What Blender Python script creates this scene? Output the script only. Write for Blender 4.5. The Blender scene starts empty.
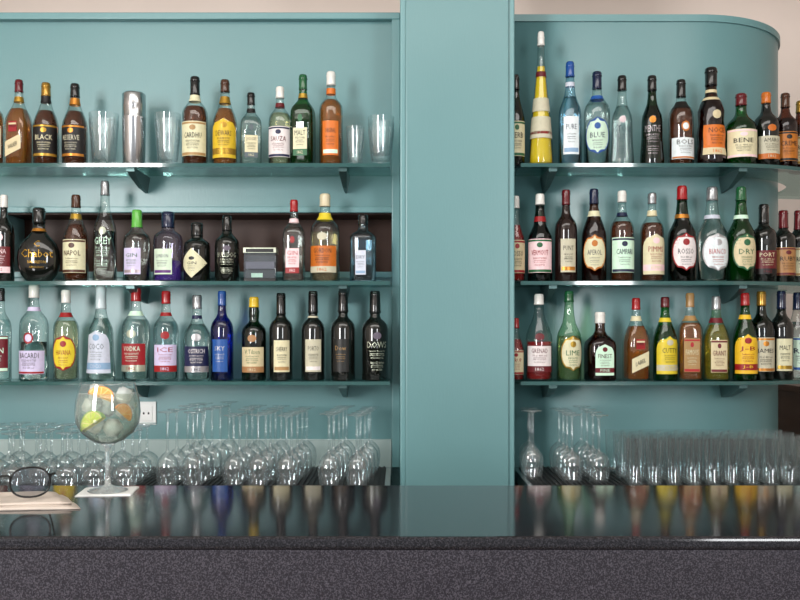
import bpy, bmesh, math, random
from mathutils import Vector, Matrix, Euler
random.seed(7)
sc = bpy.context.scene
sc.view_settings.view_transform = 'Standard'

# ------------------------------------------------------------------ helpers
def lin(h, k=1):
    h = h.lstrip('#'); out = []
    for i in (0, 2, 4):
        c = int(h[i:i+2], 16) / 255
        out.append(k*(c/12.92 if c <= .04045 else ((c+.055)/1.055)**2.4))
    return (*out, 1)

def newmat(name):
    m = bpy.data.materials.new(name); m.use_nodes = True
    nt = m.node_tree; nt.nodes.clear()
    o = nt.nodes.new('ShaderNodeOutputMaterial')
    return m, nt, o

def pbsdf(name, col, rough=.5, metal=0, trans=0, ior=1.45, coat=0, bump=None, mottle=None, spec=.5):
    m, nt, o = newmat(name)
    p = nt.nodes.new('ShaderNodeBsdfPrincipled')
    p.inputs['Base Color'].default_value = col
    p.inputs['Roughness'].default_value = rough
    p.inputs['Metallic'].default_value = metal
    p.inputs['Transmission Weight'].default_value = trans
    p.inputs['IOR'].default_value = ior
    p.inputs['Coat Weight'].default_value = coat
    p.inputs['Specular IOR Level'].default_value = spec
    nt.links.new(p.outputs[0], o.inputs[0])
    tc = nt.nodes.new('ShaderNodeTexCoord')
    if mottle:
        sc_, amt = mottle
        n = nt.nodes.new('ShaderNodeTexNoise'); n.inputs['Scale'].default_value = sc_
        n.inputs['Detail'].default_value = 4
        nt.links.new(tc.outputs['Object'], n.inputs['Vector'])
        mx = nt.nodes.new('ShaderNodeMixRGB')
        mx.inputs[1].default_value = tuple(c*(1-amt) for c in col[:3])+(1,)
        mx.inputs[2].default_value = tuple(min(1, c*(1+amt)) for c in col[:3])+(1,)
        nt.links.new(n.outputs['Fac'], mx.inputs[0]); nt.links.new(mx.outputs[0], p.inputs['Base Color'])
    if bump:
        s, st = bump
        n = nt.nodes.new('ShaderNodeTexNoise'); n.inputs['Scale'].default_value = s
        nt.links.new(tc.outputs['Object'], n.inputs['Vector'])
        b = nt.nodes.new('ShaderNodeBump'); b.inputs['Strength'].default_value = st
        b.inputs['Distance'].default_value = .002
        nt.links.new(n.outputs['Fac'], b.inputs['Height']); nt.links.new(b.outputs[0], p.inputs['Normal'])
    return m

def thin(name, tint, edge, base=.05, gain=.6, rough=.03, haze=0):
    m, nt, o = newmat(name)
    lw = nt.nodes.new('ShaderNodeLayerWeight'); lw.inputs['Blend'].default_value = .5
    pw = nt.nodes.new('ShaderNodeMath'); pw.operation = 'POWER'; pw.inputs[1].default_value = 3
    nt.links.new(lw.outputs['Facing'], pw.inputs[0])
    mm = nt.nodes.new('ShaderNodeMath'); mm.operation = 'MULTIPLY_ADD'
    mm.inputs[1].default_value = gain; mm.inputs[2].default_value = base
    nt.links.new(pw.outputs[0], mm.inputs[0])
    mc = nt.nodes.new('ShaderNodeMixRGB')
    mc.inputs[1].default_value = tint; mc.inputs[2].default_value = edge
    nt.links.new(pw.outputs[0], mc.inputs[0])
    t = nt.nodes.new('ShaderNodeBsdfTransparent'); nt.links.new(mc.outputs[0], t.inputs[0])
    g = nt.nodes.new('ShaderNodeBsdfGlossy'); g.inputs['Roughness'].default_value = rough
    g.inputs['Color'].default_value = (.95, .97, 1, 1)
    mx = nt.nodes.new('ShaderNodeMixShader')
    nt.links.new(mm.outputs[0], mx.inputs[0]); nt.links.new(t.outputs[0], mx.inputs[1])
    nt.links.new(g.outputs[0], mx.inputs[2])
    out = mx
    if haze:
        d = nt.nodes.new('ShaderNodeBsdfDiffuse'); d.inputs[0].default_value = (.8, .86, .86, 1)
        hm = nt.nodes.new('ShaderNodeMath'); hm.operation = 'MULTIPLY_ADD'
        hm.inputs[1].default_value = haze*4; hm.inputs[2].default_value = haze
        nt.links.new(pw.outputs[0], hm.inputs[0])
        out = nt.nodes.new('ShaderNodeMixShader')
        nt.links.new(hm.outputs[0], out.inputs[0]); nt.links.new(mx.outputs[0], out.inputs[1]); nt.links.new(d.outputs[0], out.inputs[2])
    nt.links.new(out.outputs[0], o.inputs[0])
    return m

C = dict(white='eceae4', cream='dccfae', black='121212', red='a5141a', gold='b98d35', blue='1f4f9a', ltblue='7fb0cc',
         green='1f5f38', ltgreen='62b848', yellow='e6bf2c', orange='cf6f20', silver='b0b4b8', brown='4a2a18',
         tan='a98250', grey='5d6266', navy='152040', purple='5b2f80', dkred='62121a', pink='d0889a', teal='2d7f86', ice='c9d8dc')
_lm = {}
_var = [0]
def lab(c):
    key = (c, _var[0] % 4)
    if key not in _lm:
        metal = c in ('gold', 'silver')
        r = random.Random(str(key)); b = lin(C[c], .95)
        b = tuple(min(1, v*r.uniform(.78, 1.12)) for v in b[:3])+(1,)
        _lm[key] = pbsdf('label_'+c, b, .32 if metal else .45, .6 if metal else 0, mottle=(90, .14))
    return _lm[key]
_cm = {}
def capm(c):
    if c not in _cm:
        _cm[c] = pbsdf('cap_'+c, lin(C[c], .85), .22, .7 if c in ('gold', 'silver') else 0, coat=.6)
    return _cm[c]
G = dict(
    clear=thin('glass_clear', (.95, .98, .96, 1), (.10, .17, .17, 1), .06, .5),
    green=thin('glass_green', (.14, .50, .20, 1), (.01, .05, .02, 1), .06, .4),
    dkgreen=thin('glass_dark_green', (.05, .17, .07, 1), (.005, .02, .01, 1), .06, .4),
    ltgreen=thin('glass_pale_green', (.66, .85, .66, 1), (.08, .22, .14, 1), .06, .4),
    brown=thin('glass_brown', (.32, .14, .05, 1), (.03, .012, .005, 1), .06, .4),
    blue=thin('glass_cobalt', (.03, .10, .55, 1), (0, .01, .08, 1), .06, .4),
    ltblue=thin('glass_ice_blue', (.70, .86, .93, 1), (.08, .18, .28, 1), .06, .4),
    purple=thin('glass_violet_tint', (.78, .76, .88, 1), (.12, .08, .3, 1), .06, .4),
    black=pbsdf('glass_black', (.005, .006, .005, 1), .05, coat=.6),
    darkwine=pbsdf('glass_dark_wine', (.014, .006, .005, 1), .05, coat=.6),
)
def liq(name, c, tr=.85):
    return pbsdf('liquid_'+name, c, .02, trans=tr, ior=1.33)
LQ = dict(
    water=liq('clear', (.95, .98, .97, 1), 1), amber=liq('amber', (.50, .17, .03, 1), .75), gold=liq('gold', (.75, .42, .07, 1), .75),
    dark=liq('dark_amber', (.16, .04, .012, 1), .7), yellow=liq('yellow', (.85, .62, .02, 1), .3), red=liq('red', (.45, .02, .02, 1), .6),
    orange=liq('orange', (.7, .15, .02, 1), .7), blue=liq('pale_blue', (.78, .90, .95, 1), 1), green=liq('green', (.03, .18, .05, 1), .7),
    purple=liq('violet', (.20, .10, .5, 1), .6), brown=liq('brown', (.09, .03, .012, 1), .6), pale=liq('pale_straw', (.88, .80, .52, 1), .95))

class MB:
    def __init__(s): s.v = []; s.f = []; s.m = []; s.sm = []; s.mats = []
    def mi(s, mat):
        if mat not in s.mats: s.mats.append(mat)
        return s.mats.index(mat)
    def add(s, vs, fs, mat, smooth=True):
        b = len(s.v); s.v += [tuple(v) for v in vs]; k = s.mi(mat)
        for f in fs:
            s.f.append(tuple(i+b for i in f)); s.m.append(k); s.sm.append(smooth)
    def box(s, a, b, mat):
        x0, y0, z0 = a; x1, y1, z1 = b
        vs = [(x0,y0,z0),(x1,y0,z0),(x1,y1,z0),(x0,y1,z0),(x0,y0,z1),(x1,y0,z1),(x1,y1,z1),(x0,y1,z1)]
        s.add(vs, [(0,3,2,1),(4,5,6,7),(0,1,5,4),(1,2,6,5),(2,3,7,6),(3,0,4,7)], mat, False)
    def lathe(s, pts, mat, n=2, seg=26, bot=True, top=True, off=(0,0,0), sy=1):
        vs = []; fs = []
        for z, r in pts:
            for i in range(seg):
                t = 2*math.pi*i/seg
                k = sect(t, n)
                vs.append((off[0]+r*k*math.cos(t), off[1]+r*k*math.sin(t)*sy, off[2]+z))
        for j in range(len(pts)-1):
            for i in range(seg):
                a = j*seg+i; b = j*seg+(i+1) % seg
                fs.append((a, b, b+seg, a+seg))
        if bot: fs.append(tuple(range(seg-1, -1, -1)))
        if top: fs.append(tuple(range((len(pts)-1)*seg, len(pts)*seg)))
        s.add(vs, fs, mat)
    def tube(s, path, r, mat, closed=False, seg=8):
        P = [Vector(p) for p in path]; N = len(P); vs = []; fs = []
        for i, p in enumerate(P):
            if closed: d = P[(i+1) % N]-P[i-1]
            else: d = P[min(i+1, N-1)]-P[max(i-1, 0)]
            d.normalize(); up = Vector((0, 0, 1)) if abs(d.z) < .9 else Vector((0, 1, 0))
            a = d.cross(up).normalized(); b = d.cross(a)
            for k in range(seg):
                t = 2*math.pi*k/seg; vs.append(p+a*r*math.cos(t)+b*r*math.sin(t))
        for i in range(N if closed else N-1):
            for k in range(seg):
                j = (i+1) % N
                fs.append((i*seg+k, i*seg+(k+1) % seg, j*seg+(k+1) % seg, j*seg+k))
        if not closed:
            fs.append(tuple(range(seg))); fs.append(tuple(range((N-1)*seg, N*seg)))
        s.add(vs, fs, mat)
    def done(s, name, loc=(0,0,0), rot=0, bevel=0):
        me = bpy.data.meshes.new(name); me.from_pydata(s.v, [], s.f)
        for m in s.mats: me.materials.append(m)
        me.polygons.foreach_set('material_index', s.m); me.polygons.foreach_set('use_smooth', s.sm)
        me.update()
        o = bpy.data.objects.new(name, me); o.location = loc; o.rotation_euler[2] = rot
        sc.collection.objects.link(o)
        if bevel:
            b = o.modifiers.new('bevel', 'BEVEL'); b.width = bevel; b.segments = 3; b.limit_method = 'ANGLE'
        return o

def sect(t, n):
    if n == 2: return 1
    return 1/((abs(math.cos(t))**n+abs(math.sin(t))**n)**(1/n))

_tc = {}
def textmesh(s):
    if s in _tc: return _tc[s]
    cu = bpy.data.curves.new('t', 'FONT'); cu.body = s; cu.resolution_u = 1
    o = bpy.data.objects.new('t', cu); sc.collection.objects.link(o)
    dg = bpy.context.evaluated_depsgraph_get(); dg.update()
    me = bpy.data.meshes.new_from_object(o.evaluated_get(dg))
    vs = [tuple(v.co) for v in me.vertices]; fs = [tuple(p.vertices) for p in me.polygons]
    bpy.data.objects.remove(o); bpy.data.curves.remove(cu); bpy.data.meshes.remove(me)
    if vs:
        x0 = min(v[0] for v in vs); x1 = max(v[0] for v in vs); y0 = min(v[1] for v in vs); y1 = max(v[1] for v in vs)
        vs = [((v[0]-x0)/(x1-x0)-.5, (v[1]-y0)/(y1-y0)-.5) for v in vs]
    _tc[s] = (vs, fs); return _tc[s]

SH = {
 'std': [(0,.9),(.012,1),(.55,1),(.60,.97),(.64,.88),(.68,.68),(.71,.5),(.75,.39),(.82,.34),(1,.34)],
 'slope': [(0,.9),(.012,1),(.47,1),(.53,.95),(.6,.8),(.67,.6),(.73,.45),(.8,.36),(1,.33)],
 'bord': [(0,.92),(.012,1),(.59,1),(.635,.95),(.67,.8),(.70,.56),(.73,.42),(.77,.37),(1,.36)],
 'vodka': [(0,.9),(.02,1),(.64,1),(.68,.97),(.72,.82),(.75,.55),(.78,.42),(.82,.38),(1,.38)],
 'port': [(0,.92),(.012,1),(.57,1),(.62,.93),(.66,.72),(.69,.48),(.72,.38),(.77,.42),(.82,.44),(.87,.38),(1,.36)],
 'tall': [(0,.95),(.01,1),(.06,1),(.2,.9),(.38,.74),(.55,.55),(.7,.38),(.8,.29),(1,.24)],
 'tallv': [(0,.95),(.01,1),(.5,.94),(.56,.85),(.62,.65),(.68,.48),(.76,.38),(1,.32)],
 'round': [(0,.5),(.02,.62),(.1,.82),(.2,.95),(.32,1),(.42,.95),(.52,.8),(.6,.55),(.66,.36),(.72,.27),(1,.27)],
 'hend': [(0,.9),(.02,1),(.6,1),(.66,.93),(.70,.7),(.73,.46),(.76,.42),(1,.42)],
 'verm': [(0,.9),(.012,1),(.46,1),(.52,.94),(.58,.74),(.64,.54),(.72,.44),(.8,.38),(1,.33)],
 'squat': [(0,.9),(.02,1),(.5,1),(.56,.95),(.62,.75),(.67,.5),(.72,.37),(.78,.34),(1,.34)],
 'monk': [(0,.9),(.02,1),(.12,1),(.2,.9),(.32,.96),(.44,.86),(.56,.9),(.64,.72),(.70,.46),(.75,.38),(1,.40)],
 'bell': [(0,.95),(.015,1),(.08,1),(.3,.88),(.5,.86),(.56,.8),(.62,.62),(.68,.45),(.76,.36),(1,.34)],
}
SM = ['DISTILLED AND BOTTLED', 'PRODUCT OF SPAIN', 'Special Reserve', 'FINE OLD QUALITY', '70 cl  40% vol', 'Since 1862 by appointment', 'IMPORTED', 'Traditional recipe']
def fine(z, w, ink):
    r = random
    return [('T',r.choice(SM),z,.022,w,ink), ('L', z-.028, z-.024, w*.7, ink), ('T',r.choice(SM),z-.045,.018,w*.9,ink), ('T',r.choice(SM),z-.075,.018,w*.75,ink)]
def decor(st, word, b, a, k):
    if st == 'A': return [('L',.10,.48,.74,b),('L',.105,.135,.7,a),('L',.45,.47,.7,a),('L',.38,.44,.15,a,'oval'),('T',word,.325,.06,.55,k)]+fine(.26,.42,k)
    if st == 'B': return [('L',.11,.50,.66,a,'oval'),('L',.125,.485,.6,b,'oval'),('T',word,.31,.055,.46,k),('L',.37,.44,.15,a,'oval')]+fine(.25,.32,k)
    if st == 'C': return [('L',.07,.31,.74,b),('L',.075,.095,.7,a),('T',word,.26,.055,.56,k),('L',.38,.50,.22,a,'oval'),('L',.40,.48,.15,b,'oval')]+fine(.21,.42,k)
    if st == 'D': return [('T',word,.40,.07,.62,k),('L',.46,.54,.2,a,'oval')]+fine(.33,.5,k)+fine(.20,.4,k)
    if st == 'E': return [('L',.14,.31,.84,b,'slant'),('L',.38,.50,.42,a),('T',word,.45,.045,.34,k),('T',word,.225,.05,.46,k,1),('L',.46,.48,.38,b)]
    if st == 'F': return [('L',.06,.56,.78,b,'diamond'),('T',word,.31,.05,.4,k),('L',.36,.42,.14,a,'oval')]+fine(.26,.25,k)
    if st == 'G': return [('L',.10,.40,.66,b),('T',word,.345,.052,.5,k),('L',.10,.17,.66,a),('L',.46,.55,.22,a,'oval'),('T','1862',.135,.035,.25,b)]+fine(.29,.42,k)
    if st == 'H': return [('L',.08,.53,.74,b,'arch'),('L',.12,.19,.74,a),('T',word,.36,.06,.52,k),('L',.42,.49,.18,a,'oval'),('T',word[:4],.155,.04,.35,b)]+fine(.30,.4,k)
    if st == 'S': return [('L',.1,.46,.45,b),('T',word,.36,.05,.36,k),('L',.12,.16,.4,a)]+fine(.29,.32,k)
    return []

def bottle(name, x, y, z, w, h, shape, n, glass, liquid, cap, capz, decos, fill=.66, neck=None, rot=0):
    mb = MB(); R = w/2; P = SH[shape]; _var[0] += 1
    if n > 2: R *= .96
    def rn(t):
        for (a, ra), (b, rb) in zip(P, P[1:]):
            if a <= t <= b: return ra+(rb-ra)*(t-a)/(b-a)
        return P[-1][1]
    sy = .55 if shape == 'round' else 1
    body = [(a*h, r*R) for a, r in P if a < capz]+[(capz*h, rn(capz)*R)]
    bz = next((a for a, r in P if r < .8 and a > .3), .6)
    gm = G[glass]
    if n == 2: mb.lathe(body, gm, 2, sy=sy)
    else:
        seg = 32; vs = []; fs = []
        for zz, r in body:
            q = max(0, min(1, (zz/h-bz+.06)/.1))
            for i in range(seg):
                t = 2*math.pi*i/seg; k = sect(t, n)*(1-q)+q
                vs.append((r*k*math.cos(t), r*k*math.sin(t), zz))
        for j in range(len(body)-1):
            for i in range(seg):
                a = j*seg+i; b = j*seg+(i+1) % seg; fs.append((a, b, b+seg, a+seg))
        fs.append(tuple(range(seg-1, -1, -1))); mb.add(vs, fs, gm)
    if liquid:
        lp = [(.018*h, .8*R), (.03*h, .9*R)]+[(a*h, r*R*.9) for a, r in P if .04 < a < fill]+[(fill*h, rn(fill)*R*.9)]
        mb.lathe(lp, LQ[liquid], n, seg=24, sy=sy)
    cr = rn(capz)*R+.0012; cr2 = rn(1)*R+.0012
    cm = capm(cap)
    mb.lathe([(capz*h, cr), (h*.985-.0001, cr2), (h, cr2*.82)], cm, 2, seg=20, bot=False)
    mb.lathe([(capz*h-.001, cr+.0008), (capz*h+.004, cr+.0008)], cm, 2, seg=20)
    mb.lathe([(h*.95, cr2+.0012), (h*.955, cr2+.0014), (h*.96, cr2+.0012)], cm, 2, seg=20, bot=False, top=False)
    if neck:
        for z0, z1, c in neck:
            mb.lathe([(z0*h, rn(z0)*R+.0009), ((z0+z1)/2*h, rn((z0+z1)/2)*R+.0009), (z1*h, rn(z1)*R+.0009)], lab(c), 2, seg=20, bot=False, top=False)
    def mp(u, v, off):
        r = rn(max(0, min(1, v/h)))*R
        if n > 2:
            t = math.atan(u/R); k = sect(t-math.pi/2, n)
            q = r*k+off
        else: t = u/R; q = r+off
        return (q*math.sin(t), -q*math.cos(t)*sy-(.001 if sy < 1 else 0), v)
    for i, d in enumerate(decos):
        off = .0007+.00025*i
        if d[0] == 'L':
            _, z0, z1, wf, c = d[:5]; shp = d[5] if len(d) > 5 else 'rect'
            W = wf*R*(math.pi/2 if n == 2 else .95)
            nr = 10 if (shp != 'rect' or z1-z0 > .2) else 2; nc = 10
            vs = []; fs = []
            for j in range(nr+1):
                t = j/nr; v = (z0+(z1-z0)*t)*h; s_ = 2*t-1
                ww = W
                if shp == 'oval': ww = W*math.sqrt(max(0, 1-s_*s_))
                if shp == 'diamond': ww = W*(1-abs(s_))
                if shp == 'arch' and s_ > .3: ww = W*math.sqrt(max(0, 1-((s_-.3)/.7)**2))
                for i2 in range(nc+1):
                    u = -ww+2*ww*i2/nc
                    vv = v+(u*.45 if shp == 'slant' else 0)
                    vs.append(mp(u, vv, off))
            for j in range(nr):
                for i2 in range(nc):
                    a = j*(nc+1)+i2; fs.append((a, a+1, a+nc+2, a+nc+1))
            mb.add(vs, fs, lab(c))
        else:
            _, s_, zc, hh, wf, c = d[:6]; sl = .45 if len(d) > 6 else 0
            tv, tf = textmesh(s_)
            W = 2*wf*R*(1.25 if n == 2 else .95); W = min(W, hh*h*len(s_)*1.1)
            mb.add([mp(a*W, zc*h+b*hh*h+a*W*sl, off+.0004) for a, b in tv], tf, lab(c), False)
    return mb.done(name, (x, y, z), rot)

# ------------------------------------------------------------------ room materials
def teal_mat(name, k=1.0):
    m, nt, o = newmat(name)
    p = nt.nodes.new('ShaderNodeBsdfPrincipled')
    tc = nt.nodes.new('ShaderNodeTexCoord')
    n = nt.nodes.new('ShaderNodeTexNoise'); n.inputs['Scale'].default_value = 1.6; n.inputs['Detail'].default_value = 3
    nt.links.new(tc.outputs['Object'], n.inputs['Vector'])
    r = nt.nodes.new('ShaderNodeValToRGB')
    r.color_ramp.elements[0].color = (.110*k, .238*k, .250*k, 1); r.color_ramp.elements[1].color = (.145*k, .295*k, .308*k, 1)
    nt.links.new(n.outputs['Fac'], r.inputs[0]); nt.links.new(r.outputs[0], p.inputs['Base Color'])
    p.inputs['Roughness'].default_value = .33
    mp = nt.nodes.new('ShaderNodeMapping'); mp.inputs['Scale'].default_value = (160, 160, 30)
    nt.links.new(tc.outputs['Object'], mp.inputs[0])
    n2 = nt.nodes.new('ShaderNodeTexNoise'); n2.inputs['Scale'].default_value = 1
    nt.links.new(mp.outputs[0], n2.inputs['Vector'])
    b = nt.nodes.new('ShaderNodeBump'); b.inputs['Strength'].default_value = .25; b.inputs['Distance'].default_value = .001
    nt.links.new(n2.outputs['Fac'], b.inputs['Height']); nt.links.new(b.outputs[0], p.inputs['Normal'])
    nt.links.new(p.outputs[0], o.inputs[0]); return m
TEAL = teal_mat('teal_lacquer'); TEAL2 = teal_mat('teal_lacquer_trim', 1.12)
BEIGE = pbsdf('beige_plaster', lin('d8cbc2'), .8, mottle=(2, .06), bump=(40, .1))
CEIL = pbsdf('ceiling_paint', lin('e4ddd6'), .9, mottle=(1, .03))
FLOOR = pbsdf('floor_stone', lin('6b625a'), .5, mottle=(6, .15))
TILE = pbsdf('backsplash_white', lin('a3b3b1'), .35, mottle=(5, .15))
SLOTM = pbsdf('dark_recess_reflection', (.040, .018, .012, 1), .4, mottle=(3, .8), spec=.25)  # blotchy brown noise paints the room's dark reflection into the slot
STEEL = pbsdf('brushed_steel', (.55, .56, .57, 1), .2, 1, mottle=(20, .1))
RUBBER = pbsdf('rubber_mat', (.012, .012, .013, 1), .6)
WHITEP = pbsdf('white_plastic', (.8, .8, .78, 1), .35)
BLACKP = pbsdf('black_plastic', (.01, .01, .01, 1), .25)
WOOD = pbsdf('dark_wood', (.05, .022, .012, 1), .4, mottle=(8, .4))
SHELFG = thin('shelf_glass', (.72, .88, .85, 1), (.3, .5, .47, 1), .08, .4)
SHELFE = pbsdf('shelf_glass_edge', (.02, .085, .08, 1), .08, coat=1)
BRK = pbsdf('bracket_metal', (.07, .13, .13, 1), .35, .5)

def granite(name, dark, light, rough):
    m, nt, o = newmat(name)
    p = nt.nodes.new('ShaderNodeBsdfPrincipled'); tc = nt.nodes.new('ShaderNodeTexCoord')
    n = nt.nodes.new('ShaderNodeTexNoise'); n.inputs['Scale'].default_value = 420; n.inputs['Detail'].default_value = 2
    n.inputs['Roughness'].default_value = .7
    nt.links.new(tc.outputs['Object'], n.inputs['Vector'])
    r = nt.nodes.new('ShaderNodeValToRGB')
    r.color_ramp.elements[0].position = .45; r.color_ramp.elements[0].color = dark
    r.color_ramp.elements[1].position = .72; r.color_ramp.elements[1].color = light
    nt.links.new(n.outputs['Fac'], r.inputs[0]); nt.links.new(r.outputs[0], p.inputs['Base Color'])
    n2 = nt.nodes.new('ShaderNodeTexNoise'); n2.inputs['Scale'].default_value = 7; n2.inputs['Detail'].default_value = 6
    nt.links.new(tc.outputs['Object'], n2.inputs['Vector'])
    mr = nt.nodes.new('ShaderNodeMapRange'); mr.inputs['To Min'].default_value = rough*.7; mr.inputs['To Max'].default_value = rough*1.4
    nt.links.new(n2.outputs['Fac'], mr.inputs['Value']); nt.links.new(mr.outputs[0], p.inputs['Roughness'])
    nt.links.new(p.outputs[0], o.inputs[0]); return m
GRAN = granite('polished_granite', (.006, .006, .008, 1), (.04, .037, .044, 1), .085)
GRANF = granite('granite_front_lightened', (.018, .016, .021, 1), (.085, .078, .095, 1), .22)  # same stone as the top; light on the front is put into the colour

def room(name, a, b, mat, bevel=0):
    mb = MB(); mb.box(a, b, mat); return mb.done(name, bevel=bevel)

YW = 3.30
room('floor', (-3.2, -3, -.05), (3.2, 4.8, 0), FLOOR)
room('ceiling', (-3.2, -3, 3.2), (3.2, 4.8, 3.25), CEIL)
room('wall_back', (-3.2, 4.8, 0), (3.2, 4.9, 3.2), BEIGE)
room('wall_left', (-3.3, -3, 0), (-3.2, 4.8, 3.2), BEIGE)
room('wall_right', (3.2, -3, 0), (3.3, 4.8, 3.2), BEIGE)
SX0, SX1, SZ0, SZ1 = -1.448, -.03, 1.623, 1.839
mb = MB()
mb.box((-3.2, YW, 0), (.1, YW+.2, SZ0), TEAL)
mb.box((-3.2, YW, SZ1), (.1, YW+.2, 2.54), TEAL)
mb.box((-3.2, YW, SZ0), (SX0, YW+.2, SZ1), TEAL)
mb.box((SX1, YW, SZ0), (.1, YW+.2, SZ1), TEAL)
mb.box((SX0, YW+.17, SZ0), (SX1, YW+.2, SZ1), SLOTM)
mb.box((SX0, YW+.01, SZ0), (SX1, YW+.17, SZ0+.004), SLOTM); mb.box((SX0, YW+.01, SZ1-.004), (SX1, YW+.17, SZ1), SLOTM)
mb.done('wall_bar_left')
mb = MB(); t = .022
mb.box((SX0-t, YW-.012, SZ0-t), (SX1+t*.6, YW, SZ0), TEAL2); mb.box((SX0-t, YW-.012, SZ1), (SX1+t*.6, YW, SZ1+t), TEAL2)
mb.box((SX0-t, YW-.012, SZ0), (SX0, YW, SZ1), TEAL2); mb.box((SX1, YW-.012, SZ0), (SX1+t*.6, YW, SZ1), TEAL2)
mb.done('trim_1', bevel=.003)
room('trim_2', (-3.2, YW-.03, 2.54), (.0, YW+.2, 2.565), TEAL2, .004)
room('trim_3', (-.030, YW-.03, .91), (.0, YW, 2.54), TEAL2, .003)
CX, CY, RR = 1.094, YW+.44, .44
def arc_path(rad, a0=0, a1=100, st=24):
    return [(CX+rad*math.sin(math.radians(a0+(a1-a0)*i/st)), CY-rad*math.cos(math.radians(a0+(a1-a0)*i/st))) for i in range(st+1)]
def wrap(mb, x0, ro, ri, z0, z1, mt, me=None, a1=100):
    me = me or mt
    o = [(x0, CY-ro)]+arc_path(ro, 0, a1); i_ = [(x0, CY-ri)]+arc_path(ri, 0, a1)
    n = len(o); vs = [(x, y, z0) for x, y in o]+[(x, y, z0) for x, y in i_]+[(x, y, z1) for x, y in o]+[(x, y, z1) for x, y in i_]
    fe = []; ft = []
    for k in range(n-1):
        ft.append((k, n+k, n+k+1, k+1)); ft.append((2*n+k, 2*n+k+1, 3*n+k+1, 3*n+k))
        fe.append((k, k+1, 2*n+k+1, 2*n+k)); fe.append((n+k, 3*n+k, 3*n+k+1, n+k+1))
    fe += [(0, 2*n, 3*n, n), (n-1, 2*n-1, 4*n-1, 3*n-1)]
    mb.add(vs, fe, me, False)
    mb.add(vs, ft, mt, False)
mb = MB(); wrap(mb, .2, RR, RR-.15, 0, 2.54, TEAL)
o = mb.done('wall_bar_right')
for p in o.data.polygons: p.use_smooth = abs(p.normal.z) < .1
mb = MB(); wrap(mb, .386, RR+.008, RR-.15, 2.54, 2.565, TEAL2); mb.done('trim_4')
room('trim_5', (.386, 3.24, .91), (.41, YW, 2.54), TEAL2, .003)
mb = MB()
mb.box((0, 3.03, 0), (.386, YW+.2, 3.2), TEAL2)
mb.box((.018, 3.02, .1), (.366, 3.03, 3.19), TEAL)
mb.done('teal_pillar', bevel=.005)
room('trim_7', (-3.2, YW-.012, .91), (-.032, YW, 1.01), TILE)

# back counter + mats
mb = MB()
for x0, x1 in ((-3.0, -.032), (.412, 1.8)):
    mb.box((x0, 2.62, .87), (x1, 3.286, .91), STEEL); mb.box((x0, 2.66, 0), (x1, 3.28, .87), WOOD)
    k = int((x1-x0)/.5)
    for i in range(k):
        mb.box((x0+.02+i*(x1-x0)/k, 2.645, .08), (x0-.02+(i+1)*(x1-x0)/k, 2.66, .84), WOOD)
mb.done('back_counter')
def mat_(x0, x1):
    mb = MB(); mb.box((x0, 2.7, .91), (x1, 3.25, .914), RUBBER)
    x = x0+.004
    while x < x1-.006:
        mb.box((x, 2.7, .914), (x+.006, 3.25, .918), RUBBER); x += .016
    mb.done('rubber_bar_mat')
mat_(-2.0, -.05); mat_(.43, 1.7)

# bar
mb = MB()
mb.box((-3.0, 1.33, 1.084), (3.0, 1.777, 1.104), GRAN)
mb.done('bar_counter', bevel=.006)
bc = bpy.data.objects['bar_counter']
mb = MB(); mb.box((-3.0, 1.334, .90), (3.0, 1.375, 1.084), GRANF); mb.box((-3.0, 1.40, 0), (3.0, 1.72, 1.084), WOOD)
for i in range(10): mb.box((-2.95+i*.6, 1.385, .1), (-2.4+i*.6, 1.40, .88), WOOD)
f = mb.done('front_panel'); f.parent = bc

# shelves
SZ = dict(top=1.9815, mid=1.5777, low=1.234)
TH = .013
def bracket(mb, x, z):
    vs = []
    prof = [(3.10, 0), (3.10, -.012), (3.15, -.030), (3.22, -.05), (3.30, -.058), (3.30, 0)]
    wid = [.020, .020, .015, .010, .006, .020]
    for sgn in (-1, 1):
        for (yy, zz), w in zip(prof, wid): vs.append((x+sgn*w*.7, yy, z+zz))
    n = len(prof)
    fs = [tuple(range(n-1, -1, -1)), tuple(range(n, 2*n))]+[(i, (i+1) % n, n+(i+1) % n, n+i) for i in range(n)]
    mb.add(vs, fs, BRK, False)
for k, z in SZ.items():
    mb = MB()
    mb.box((-2.4, 3.082, z-TH), (-.034, 3.268, z-.0003), SHELFG); mb.box((-2.4, 3.08, z-TH), (-.034, 3.083, z-.0003), SHELFE)
    for bx in (132, 343, -60): bracket(mb, (bx-400)*3.12/900, z-TH)
    mb.done('glass_shelf')
    mb = MB()
    wrap(mb, .413, CY-3.082, CY-3.268, z-TH, z-.0003, SHELFG); wrap(mb, .413, CY-3.08, CY-3.0825, z-TH, z-.0003, SHELFE)
    for bx in (552, 741): bracket(mb, (bx-400)*3.12/900, z-TH)
    mb.done('glass_shelf')

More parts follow.
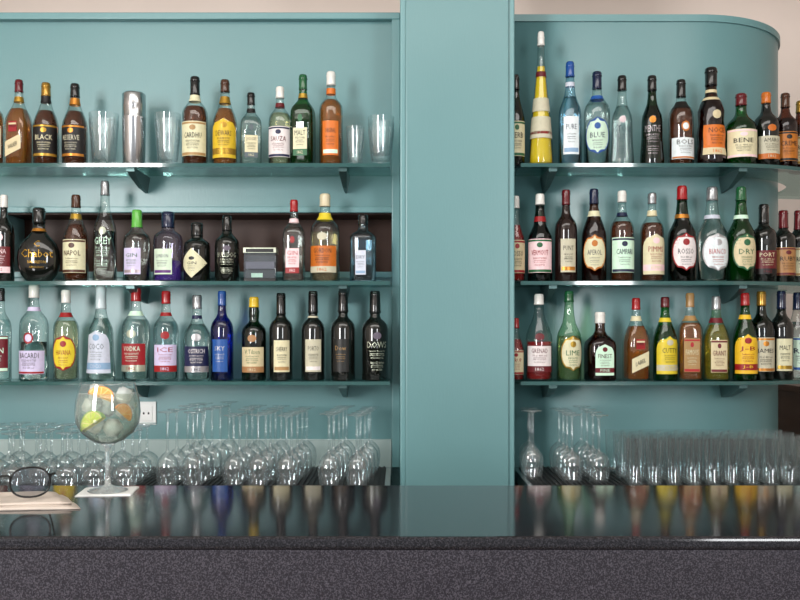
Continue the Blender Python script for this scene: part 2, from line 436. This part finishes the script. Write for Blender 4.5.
# ------------------------------------------------------------------ bottles
U = .0035
def place(row, items):
    z = SZ[row]
    for it in items:
        px, w, top, name, shape, n, glass, liquid, cap, capz, st, b, a, k, word = it[:15]
        ex = it[15] if len(it) > 15 else {}
        if isinstance(px, str):
            th = math.radians(float(px)); x = CX+.59*math.sin(th); y = CY-.59*math.cos(th)
        else: x = (px-400)*U; y = 3.15
        ztop = 1.41+(330-top)*U
        bottle(name, x, y, z, w*U*.98, ztop-z, shape, n, glass, liquid, cap, capz, decor(st, word, b, a, k), rot=random.uniform(-.2, .2)+ex.get('rot', 0),
               fill=ex.get('fill', .66), neck=ex.get('neck'))
W_ = 'whisky_bottle'
place('top', [
 (-8, 23, 84, W_,'std',2,'clear','amber','gold',.84,'A','cream','red','black','SCOTCH'),
 (19, 23, 80, W_,'slope',6,'clear','amber','dkred',.86,'E','cream','red','black','WALKER',{'neck':[(.74,.8,'gold')]}),
 (46, 25, 83, W_,'slope',2,'clear','dark','gold',.84,'A','black','gold','cream','BLACK',{'neck':[(.76,.84,'black')]}),
 (75, 25, 84, W_,'slope',2,'clear','dark','black',.84,'A','black','gold','cream','RESERVE',{'neck':[(.74,.82,'gold')]}),
 (195, 26, 77, W_,'std',2,'clear','dark','black',.80,'A','cream','tan','black','CARDHU',{'neck':[(.72,.79,'cream')]}),
 (225, 25, 80, W_,'slope',2,'clear','amber','brown',.86,'H','yellow','gold','brown','DEWARS',{'neck':[(.72,.80,'gold')]}),
 (251, 22, 93, 'tequila_bottle','std',4,'clear','water','black',.84,'G','cream','grey','black','JOSE',{'neck':[(.74,.78,'black')]}),
 (280, 23, 87, 'tequila_bottle','std',2,'clear','pale','white',.86,'A','white','navy','dkred','SAUZA',{'neck':[(.74,.79,'dkred')]}),
 (303, 24, 75, W_,'std',5,'green','green','green',.84,'G','cream','green','black','MALT',{'neck':[(.74,.79,'gold')]}),
 (331, 24, 72, W_,'bord',2,'clear','amber','white',.86,'S','orange','white','brown','ORIGINAL',{'fill':.7,'neck':[(.76,.82,'orange')]}),
 (516, 18, 75, 'liqueur_bottle','slope',2,'dkgreen','green','black',.84,'A','cream','green','black','HERB'),
 (541, 25, 32, 'vanilla_liqueur_bottle','tall',2,'clear','yellow','white',.9,'','cream','red','black','GALLIA',{'fill':.74,'neck':[(.20,.36,'cream'),(.23,.25,'red'),(.40,.50,'cream'),(.66,.70,'dkred')]}),
 (570, 24, 62, 'gin_bottle','tallv',2,'ltblue','blue','blue',.86,'S','white','ltblue','navy','PURE',{'neck':[(.76,.8,'ice')]}),
 (597, 26, 72, 'vodka_bottle','std',2,'clear','water','navy',.82,'B','ice','blue','navy','BLUE',{'neck':[(.70,.74,'blue')]}),
 (622, 24, 76, 'vodka_bottle','bell',2,'clear','water','black',.84,'D','grey','silver','navy','STOLI'),
 (652, 24, 76, 'liqueur_bottle','bell',2,'dkgreen','green','black',.84,'D','cream','gold','silver','MENTHE'),
 (681, 25, 80, 'liqueur_bottle','std',2,'clear','dark','black',.80,'C','white','orange','black','BOLS',{'neck':[(.66,.74,'black')]}),
 (711, 29, 68, 'hazelnut_liqueur_bottle','monk',2,'brown','brown','black',.82,'G','orange','cream','brown','NOCE',{'neck':[(.66,.69,'cream'),(.74,.77,'cream')]}),
 (741, 31, 94, 'liqueur_bottle','squat',2,'green','green','dkred',.84,'A','cream','white','black','BENE'),
 ('20', 26, 90, 'liqueur_bottle','std',2,'black',None,'orange',.86,'G','cream','orange','black','AMARO'),
 ('29', 24, 88, 'liqueur_bottle','std',2,'brown','brown','brown',.82,'A','orange','black','black','CREME'),
 ('38', 24, 92, 'brandy_bottle','slope',2,'brown','brown','gold',.84,'A','cream','gold','black','BRANDY'),
])
place('mid', [
 (4, 20, 195, 'rum_bottle','std',2,'black',None,'white',.86,'G','dkred','white','white','CANA'),
 (39, 43, 208, 'armagnac_flask','round',2,'black',None,'black',.80,'','gold','gold','gold','',{'neck':[(.68,.72,'gold')]}),
 (76, 25, 195, 'brandy_bottle','slope',2,'clear','dark','brown',.86,'A','cream','brown','brown','NAPOL',{'neck':[(.72,.78,'gold')]}),
 (105, 24, 181, 'vodka_bottle','tallv',2,'clear','water','silver',.86,'D','grey','silver','white','GREY',{'fill':.5}),
 (137, 27, 210, 'gin_bottle','std',2,'clear','water','ltgreen',.76,'S','ice','silver','green','GIN'),
 (168, 29, 212, 'gin_bottle','hend',2,'purple','purple','navy',.78,'S','ice','purple','navy','LONDON',{'fill':.30}),
 (197, 27, 223, 'gin_bottle','hend',2,'black',None,'black',.78,'F','cream','black','black','GIN'),
 (227, 25, 216, 'gin_bottle','std',2,'black',None,'black',.78,'D','grey','grey','silver','BULLDOG'),
 (294, 23, 200, 'gin_bottle','std',4,'clear','water','red',.86,'G','white','red','red','GIN',{'neck':[(.72,.77,'white')]}),
 (325, 30, 194, 'gin_bottle','std',2,'clear','pale','cream',.86,'G','orange','cream','black','GORDON',{'fill':.56,'neck':[(.70,.78,'yellow')]}),
 (363, 26, 215, 'gin_bottle','vodka',5,'ltblue','blue','black',.86,'S','ice','ltblue','navy','DRY'),
 (516, 18, 196, 'vermouth_bottle','verm',2,'clear','red','white',.86,'A','cream','red','black','ROSSO'),
 (540, 25, 194, 'vermouth_bottle','verm',2,'dkgreen','dark','white',.88,'A','white','green','red','VERMOUT',{'neck':[(.68,.74,'red')]}),
 (566, 23, 190, 'vermouth_bottle','std',2,'darkwine',None,'dkred',.84,'S','cream','gold','black','PUNT'),
 (594, 25, 189, 'aperitif_bottle','slope',2,'brown','dark','navy',.84,'B','cream','orange','navy','APEROL',{'neck':[(.70,.76,'cream')]}),
 (622, 24, 191, 'bitter_aperitif_bottle','std',2,'clear','dark','white',.88,'A','white','navy','navy','CAMPARI',{'neck':[(.72,.76,'navy')]}),
 (652, 24, 193, 'fruit_cup_bottle','std',2,'clear','dark','silver',.88,'H','cream','white','red','PIMMS',{'fill':.66,'neck':[(.74,.8,'cream')]}),
 (682, 28, 186, 'vermouth_bottle','verm',2,'dkgreen','dark','red',.86,'B','white','red','black','ROSSO',{'neck':[(.66,.7,'gold')]}),
 (712, 31, 187, 'vermouth_bottle','verm',2,'clear','water','silver',.86,'B','white','silver','red','BIANCO',{'neck':[(.66,.7,'ice')]}),
 (741, 28, 187, 'vermouth_bottle','verm',2,'green','green','green',.86,'B','cream','green','green','DRY',{'neck':[(.66,.7,'white')]}),
 ('19', 25, 203, 'port_bottle','bord',2,'black',None,'black',.76,'G','dkred','black','cream','PORT'),
 ('28', 24, 208, 'port_bottle','bord',2,'black',None,'dkred',.76,'A','tan','dkred','black','RUBY'),
 ('37', 24, 206, 'wine_bottle','bord',2,'black',None,'dkred',.74,'A','cream','tan','black','RESERVA'),
])
place('low', [
 (1, 20, 288, 'rum_bottle','std',2,'clear','water','black',.86,'A','dkred','white','white','RON'),
 (34, 28, 284, 'white_rum_bottle','std',2,'clear','water','white',.86,'C','ice','red','black','BACARDI',{'neck':[(.72,.76,'ice')],'fill':.4}),
 (66, 25, 290, 'rum_bottle','std',2,'clear','pale','white',.86,'B','yellow','red','red','HAVANA',{'neck':[(.70,.75,'red')]}),
 (101, 28, 286, 'coconut_rum_bottle','bell',2,'clear','water','ice',.76,'H','ice','ltblue','grey','COCO'),
 (136, 28, 288, 'vodka_bottle','std',2,'clear','water','red',.86,'G','red','silver','white','VODKA',{'neck':[(.70,.75,'white')]}),
 (166, 25, 291, 'vodka_bottle','std',2,'clear','blue','red',.86,'G','ice','red','red','ICE',{'neck':[(.72,.76,'red')]}),
 (197, 27, 295, 'vodka_bottle','squat',2,'clear','water','silver',.84,'G','navy','silver','white','OSTRICH',{'neck':[(.72,.76,'navy')]}),
 (222, 23, 291, 'vodka_bottle','std',2,'blue','blue','blue',.84,'S','blue','blue','silver','SKY'),
 (254, 25, 297, 'sherry_bottle','port',2,'dkgreen','green','yellow',.88,'G','cream','tan','green','V.Tilson'),
 (281, 24, 293, 'sherry_bottle','bord',2,'black',None,'black',.76,'S','cream','tan','black','SHERRY'),
 (313, 24, 291, 'port_bottle','port',2,'black',None,'black',.76,'S','cream','white','black','PORTO',{'neck':[(.70,.72,'cream')]}),
 (343, 25, 290, 'port_bottle','port',2,'black',None,'black',.76,'S','black','black','tan','Dow'),
 (375, 27, 291, 'port_bottle','port',2,'black',None,'black',.76,'D','grey','grey','silver','DOWS'),
 (516, 16, 318, 'syrup_bottle','slope',2,'clear','red','red',.84,'A','cream','red','red','SYRUP'),
 (539, 27, 294, 'grenadine_syrup_bottle','slope',2,'clear','red','white',.88,'G','white','dkred','dkred','GRENAD',{'fill':.45}),
 (569, 25, 291, 'cordial_bottle','verm',2,'ltgreen','pale','green',.88,'B','cream','gold','green','LIME',{'fill':.5}),
 (600, 30, 312, W_,'squat',4,'brown','dark','white',.84,'H','white','dkred','brown','FINEST'),
 (636, 24, 298, W_,'slope',6,'clear','amber','red',.86,'E','cream','red','black','LABEL',{'neck':[(.72,.78,'cream')]}),
 (665, 24, 297, W_,'slope',2,'green','green','dkred',.88,'H','yellow','cream','black','CUTTY',{'neck':[(.70,.75,'yellow')]}),
 (690, 24, 293, W_,'std',4,'clear','amber','tan',.84,'A','tan','red','cream','FAMOUS',{'neck':[(.68,.74,'tan')]}),
 (716, 26, 296, W_,'slope',3,'ltgreen','gold','silver',.84,'A','cream','dkred','dkred','GRANT',{'neck':[(.68,.74,'dkred')]}),
 (745, 24, 293, W_,'slope',2,'green','green','red',.86,'H','yellow','red','red','J-B',{'neck':[(.70,.75,'yellow')]}),
 ('18', 25, 291, W_,'std',2,'dkgreen','green','gold',.84,'A','cream','gold','black','JAMES'),
 ('27', 24, 290, W_,'std',2,'black',None,'navy',.80,'S','cream','gold','black','MALT'),
 ('36', 24, 291, W_,'slope',2,'clear','blue','navy',.80,'A','ice','blue','navy','RYE'),
])
# raised gold lettering on the round flask
fl = bpy.data.objects['armagnac_flask']
mb = MB(); R0 = 43*U*.98/2
def fmap(u, v):
    P = SH['round']; h = 1.41+(330-208)*U-SZ['mid']; t = v/h
    for (a, ra), (b, rb) in zip(P, P[1:]):
        if a <= t <= b: r = (ra+(rb-ra)*(t-a)/(b-a))*R0
    q = max(-1, min(1, u/r)); return (u, -.55*r*math.sqrt(1-q*q)-.0022, v)
for s_, w_, zc_, h_ in (('Chabot', .105, .098, .028), ('NAPOLEON', .06, .068, .010), ('ARMAGNAC', .05, .05, .007), ('C', .02, .132, .022)):
    tv, tf = textmesh(s_); mb.add([fmap(a*w_, zc_+b*h_) for a, b in tv], tf, lab('gold'), False)
lt = mb.done('lettering'); lt.parent = fl

# ------------------------------------------------------------------ shelf accessories
TUMG = thin('tumbler_glass', (.93, .97, .97, 1), (.40, .5, .5, 1), .09, .65, .04, .025)  # last value mixes in white diffuse to paint the pale highlights
def tumbler(mb, x, y, z, h, r0, r1):
    mb.lathe([(0, r0*.92), (.004, r0), (h*.5, (r0+r1)/2), (h, r1)], TUMG, 2, 18, True, False, (x, y, z))
    mb.lathe([(0, r1+.0006), (.0015, r1+.0006)], TUMG, 2, 18, False, False, (x, y, z+h-.001))
def tstack(px, w, top, name='tumbler_stack', cnt=2, row='top'):
    z = SZ[row]; h = 1.41+(330-top)*U-z; mb = MB()
    for i in range(cnt): tumbler(mb, 0, 0, i*.022+.0005, h-.022*(cnt-1), w*U*.36, w*U*.49)
    mb.done(name, ((px-400)*U, 3.16, z))
tstack(103, 30, 114); tstack(167, 27, 114); tstack(355, 19, 127); tstack(381, 27, 117, cnt=3)
mb = MB(); h = 1.41+(330-93)*U-SZ['top']; r = .040
mb.lathe([(0, r*.9), (.004, r*.96), (h*.64, r), (h*.65, r*1.02), (h*.67, r*1.02), (h*.68, r), (h*.80, r*.99), (h*.81, r*1.0), (h*.97, r*1.0), (h*.985, r*.95), (h, r*.8)], STEEL, 2, 32)
mb.done('cocktail_shaker', ((134-400)*U, 3.15, SZ['top']))
mb = MB(); z = SZ['mid']
CLR = thin('acrylic', (.85, .93, .94, 1), (.4, .5, .5, 1), .15, .5, .05)
mb.box((-.055, -.03, 0), (.055, .03, .012), BLACKP); mb.box((-.055, -.03, .012), (.055, .03, .10), CLR)
mb.box((-.05, -.025, .013), (.05, .025, .04), BLACKP); mb.box((-.05, -.025, .045), (.05, .025, .07), lab('grey'))
mb.box((-.03, -.027, .015), (.01, -.025, .03), lab('ice'))
mb.box((-.057, -.032, .10), (.057, .032, .118), lab('silver')); mb.box((-.048, -.033, .102), (.048, -.032, .114), BLACKP)
mb.done('napkin_caddy', ((261-400)*U, 3.15, z), bevel=.002)
mb = MB(); x = (147-400)*3.3/900; zz = 1.41-(413-330)*3.3/900
mb.box((x-.035, YW-.008, zz-.042), (x+.035, YW, zz+.042), WHITEP)
mb.box((x-.022, YW-.011, zz-.026), (x+.022, YW-.008, zz+.026), WHITEP)
for s in (-1, 1): mb.box((x+s*.009-.003, YW-.0125, zz-.004), (x+s*.009+.003, YW-.011, zz+.004), BLACKP)
mb.done('electrical_outlet', bevel=.001)

# ------------------------------------------------------------------ glassware on the back counter
STG = thin('stemware_glass', (.95, .98, .98, 1), (.40, .5, .5, 1), .11, .75, .04, .028)  # white diffuse in the glass stands in for bright glints
ZC = .918
def stem(mb, x, y, H, R):
    b = H*.46
    pts = [(0, R*.80), (b*.25, R*.93), (b*.5, R), (b*.75, R*.88), (b*.92, R*.5), (b, R*.16), (b+.01, .0045), (H-.012, .004), (H-.005, R*.25), (H-.002, R*.85), (H, R*.86)]
    mb.lathe(pts, STG, 2, 18, False, True, (x, y, ZC))
def stemgroup(cols, H, R, rows, name, lean=0):
    mb = MB()
    for px in cols:
        for j, y in enumerate(rows):
            stem(mb, (px-400)*3.0/900+random.uniform(-.003, .003)+lean*(y-3.0), y, H*random.uniform(.98, 1.02), R)
    mb.done(name)
rows5 = [2.84, 2.925, 3.01, 3.095, 3.18]
stemgroup([186, 211], .235, .036, rows5, 'upturned_wine_glasses', .14)
stemgroup([246, 270, 296], .225, .036, rows5, 'upturned_wine_glasses', .08)
stemgroup([338, 364], .225, .036, rows5, 'upturned_wine_glasses', .10)
stemgroup([-40, -14, 12, 38, 64, 90, 116, 142], .175, .041, [2.80, 2.89, 2.98, 3.07], 'upturned_balloon_glasses')
stemgroup([533], .22, .036, [3.0, 3.09, 3.18], 'upturned_wine_glasses', .05)
stemgroup([568, 593], .22, .036, [2.92, 3.005, 3.09, 3.175], 'upturned_wine_glasses')
mb = MB()
for i in range(10):
    for j in range(5):
        tumbler(mb, (624-400)*3.0/900+i*.062+(j % 2)*.010, 2.86+j*.072, ZC, .142, .024, .0295)
mb.done('highball_glasses')

# ------------------------------------------------------------------ gin cocktail on the bar
ZB = 1.104
gx, gy = -.552, 1.70
mb = MB()
mb.box((-.05, -.045, 0), (.05, .045, .0012), WHITEP); mb.box((-.046, -.041, .0012), (.048, .043, .002), WHITEP)
nap = mb.done('cocktail_napkin', (gx, gy, ZB+.0002), rot=.12)
mb = MB()
CG = thin('copa_glass', (.95, .98, .98, 1), (.25, .32, .32, 1), .07, .7, .02, .015)
SOLID = pbsdf('solid_glass_stem', (.92, .96, .96, 1), .02, trans=.85, ior=1.5)
mb.lathe([(0, .036), (.0015, .037), (.003, .034), (.006, .016), (.012, .006), (.03, .0042), (.075, .0042), (.083, .0065), (.0885, .013)], SOLID, 2, 40, True, True)
mb.lathe([(.089, .013), (.096, .030), (.110, .047), (.128, .0575), (.148, .0600), (.168, .0585), (.186, .0545), (.203, .0500)], CG, 2, 40, True, False)
mb.lathe([(.2025, .0503), (.204, .0497), (.2035, .0489)], CG, 2, 40, False, False)
WET = thin('tonic', (.88, .90, .82, 1), (.5, .55, .45, 1), .05, .3, .03, .07)
mb.lathe([(.092, .014), (.098, .028), (.112, .046), (.130, .056), (.148, .0583), (.168, .057), (.184, .0535)], WET, 2, 40)
ICE = pbsdf('ice', (.92, .95, .93, 1), .15, trans=.55, ior=1.25)
def cube(mb, c, s, rot, mat):
    M = Matrix.Translation(c) @ rot.to_matrix().to_4x4()
    bm = bmesh.new(); bmesh.ops.create_cube(bm, size=s); bmesh.ops.bevel(bm, geom=bm.edges[:], offset=s*.16, segments=3, affect='EDGES')
    bm.verts.index_update()
    vs = [M @ v.co for v in bm.verts]; fs = [tuple(v.index for v in f.verts) for f in bm.faces]; bm.free()
    mb.add(vs, fs, mat)
for c, e in (((-.025, .005, .125), (.3, .5, .2)), ((.012, -.008, .120), (.7, .1, .9)), ((.028, .012, .150), (.2, .8, .4)), ((-.008, .02, .155), (1, .3, .1)), ((-.030, .0, .160), (.4, .2, 1.2)), ((.006, .0, .172), (.1, .6, .5)), ((-.02, .0, .185), (.5, .1, .3)), ((.03, .0, .178), (.9, .4, .2))):
    cube(mb, Vector(c), .028, Euler(e), ICE)
ORP = pbsdf('orange_flesh', (.85, .36, .05, 1), .35, mottle=(60, .3)); ORR = pbsdf('orange_rind', (.75, .25, .02, 1), .4); PITH = pbsdf('pith', (.85, .65, .25, 1), .5)
LIM = pbsdf('lime_flesh', (.60, .68, .06, 1), .3, mottle=(60, .2)); LIR = pbsdf('lime_rind', (.25, .45, .02, 1), .35)
def slice_(mb, c, r, e, flesh, rind, half=False, th=.004):
    M = Matrix.Translation(c) @ Euler(e).to_matrix().to_4x4()
    a1 = math.pi if half else 2*math.pi; N = 24
    def ring(ri, ro, z0, z1, mat):
        vs = []; fs = []
        for i in range(N+1):
            t = a1*i/N; cc, ss = math.cos(t), math.sin(t)
            vs += [M @ Vector((ri*cc, ri*ss, z0)), M @ Vector((ro*cc, ro*ss, z0)), M @ Vector((ro*cc, ro*ss, z1)), M @ Vector((ri*cc, ri*ss, z1))]
        for i in range(N):
            for k in range(4): fs.append((4*i+k, 4*i+(k+1) % 4, 4*i+4+(k+1) % 4, 4*i+4+k))
        mb.add(vs, fs, mat, False)
    ring(r*.92, r, -th/2, th/2, rind); ring(.0005, r*.92, -th*.45, th*.45, PITH)
    nseg = 5 if half else 9
    for s in range(nseg):
        t0 = a1*s/nseg+.05; t1 = a1*(s+1)/nseg-.05
        P = [(r*.08*math.cos((t0+t1)/2), r*.08*math.sin((t0+t1)/2))]+[(r*.84*math.cos(t0+(t1-t0)*i/4), r*.84*math.sin(t0+(t1-t0)*i/4)) for i in range(5)]
        vs = [M @ Vector((a, b, -th*.55)) for a, b in P]+[M @ Vector((a, b, th*.55)) for a, b in P]; n = len(P)
        mb.add(vs, [tuple(range(n-1, -1, -1)), tuple(range(n, 2*n))]+[(i, (i+1) % n, n+(i+1) % n, n+i) for i in range(n)], flesh, False)
slice_(mb, Vector((-.006, -.024, .178)), .024, (math.radians(48), .35, .1), ORP, ORR, True, .006)
slice_(mb, Vector((.034, -.020, .146)), .020, (math.radians(80), .7, .9), ORP, ORR, True, .006)
slice_(mb, Vector((-.016, -.032, .128)), .026, (math.radians(75), -.55, -.25), LIM, LIR, True, .011)
mb.done('gin_cocktail_glass', (gx, gy, ZB+.0025))

# ------------------------------------------------------------------ folded cloth + glasses
CLOTH = pbsdf('linen', lin('b9ada2'), .9, mottle=(15, .12), bump=(300, .5))
mb = MB()
def sheet(corners, z0, th, seed):
    N = 16; vs = []; fs = []
    a, b, c, d = [Vector(p) for p in corners]
    rnd = random.Random(seed); ph = rnd.random()*6
    for lev in (0, 1):
        for j in range(N+1):
            for i in range(N+1):
                u, v = i/N, j/N
                p = (a*(1-u)+b*u)*(1-v)+(d*(1-u)+c*u)*v
                edge = min(1, 6*min(u, 1-u, v, 1-v)+.25)
                w = .0014*math.sin(9*u+ph)+.0010*math.sin(13*v+4*u+ph)
                vs.append((p.x, p.y, z0+lev*(th*edge+w+.0024)))
    n = N+1; o = n*n
    for j in range(N):
        for i in range(N):
            q = j*n+i; fs.append((q, q+n, q+n+1, q+1)); fs.append((o+q, o+q+1, o+q+n+1, o+q+n))
    for i in range(N):
        fs += [(i, i+1, o+i+1, o+i), (N*n+i+1, N*n+i, o+N*n+i, o+N*n+i+1), (i*n+n, i*n, o+i*n, o+i*n+n), (i*n+N, i*n+n+N, o+i*n+n+N, o+i*n+N)]
    mb.add(vs, fs, CLOTH)
sheet([(-.90, 1.50), (-.545, 1.535), (-.622, 1.66), (-.90, 1.66)], ZB+.0003, .0025, 1)
sheet([(-.90, 1.515), (-.565, 1.550), (-.636, 1.652), (-.90, 1.655)], ZB+.0055, .0025, 2)
mb.done('folded_cloth_napkin')
ZT = ZB+.0125
LENS = thin('spectacle_lens', (.62, .64, .66, 1), (.2, .2, .22, 1), .10, .5)
mb = MB(); K = 1.2
def lens(cx):
    ring = []
    for i in range(28):
        t = 2*math.pi*i/28
        ring.append((K*(cx+.027*math.copysign(abs(math.cos(t))**.85, math.cos(t))), 0, K*(.0245+.0215*math.copysign(abs(math.sin(t))**.85, math.sin(t)))))
    mb.tube(ring, .0018, BLACKP, True)
    vs = ring+[(K*cx, -.003, K*.0245)]
    mb.add(vs, [(i, (i+1) % 28, 28) for i in range(28)], LENS)
lens(-.034); lens(.034)
sc3 = lambda L: [(K*a, K*b, K*c) for a, b, c in L]
mb.tube(sc3([(-.010, 0, .032), (-.004, -.003, .036), (.004, -.003, .036), (.010, 0, .032)]), .0018, BLACKP)
for s in (-1, 1):
    mb.tube(sc3([(s*.060, 0, .034), (s*.067, .003, .035), (s*.066, .02, .034), (s*.062, .06, .026), (s*.058, .075, .016), (s*.056, .085, .004)]), .0018, BLACKP)
mb.done('eyeglasses', (-.680, 1.548, ZT), rot=.35)

mb = MB()
mb.box((1.72, 3.85, 0), (2.6, 4.3, 1.14), WOOD); mb.box((1.70, 3.83, 1.14), (2.62, 4.32, 1.17), WOOD)
for i in range(2): mb.box((1.75+i*.42, 3.83, .1), (2.14+i*.42, 3.85, 1.1), WOOD)
mb.done('wooden_cabinet', bevel=.004)

# ------------------------------------------------------------------ lights
def area(name, loc, tgt, sx, sy, e, col):
    l = bpy.data.lights.new(name, 'AREA'); l.shape = 'RECTANGLE'; l.size = sx; l.size_y = sy; l.energy = e; l.color = col
    o = bpy.data.objects.new(name, l); o.location = loc
    o.rotation_euler = (Vector(tgt)-Vector(loc)).to_track_quat('-Z', 'Y').to_euler()
    sc.collection.objects.link(o); return o
area('window_daylight', (-2.4, -1.4, 2.1), (-.3, 3.3, 1.6), .75, 1.7, 155, (1, .985, .97))
area('window_daylight', (1.8, -1.8, 2.1), (.6, 3.3, 1.5), .5, 1.7, 55, (.97, .99, 1))
area('unseen_overhead_light', (0, 1.4, 3.1), (0, 2.6, 0), 3.5, .8, 35, (1, .96, .9))
area('unseen_overhead_light', (0, 4.1, 3.1), (0, 4.6, 2.0), 5, .4, 14, (1, .95, .92))  # added light, brightens the dim beige wall behind the bar
w = bpy.data.worlds.new('World'); sc.world = w; w.use_nodes = True
w.node_tree.nodes['Background'].inputs[0].default_value = (.92, .95, 1, 1)
w.node_tree.nodes['Background'].inputs[1].default_value = .6

cam = bpy.data.cameras.new('Camera'); co = bpy.data.objects.new('Camera', cam); sc.collection.objects.link(co)
co.location = (0, 0, 1.41); co.rotation_euler = (math.radians(90), 0, 0)
cam.sensor_width = 36; cam.lens = 40.5; cam.shift_y = .0375
sc.camera = co
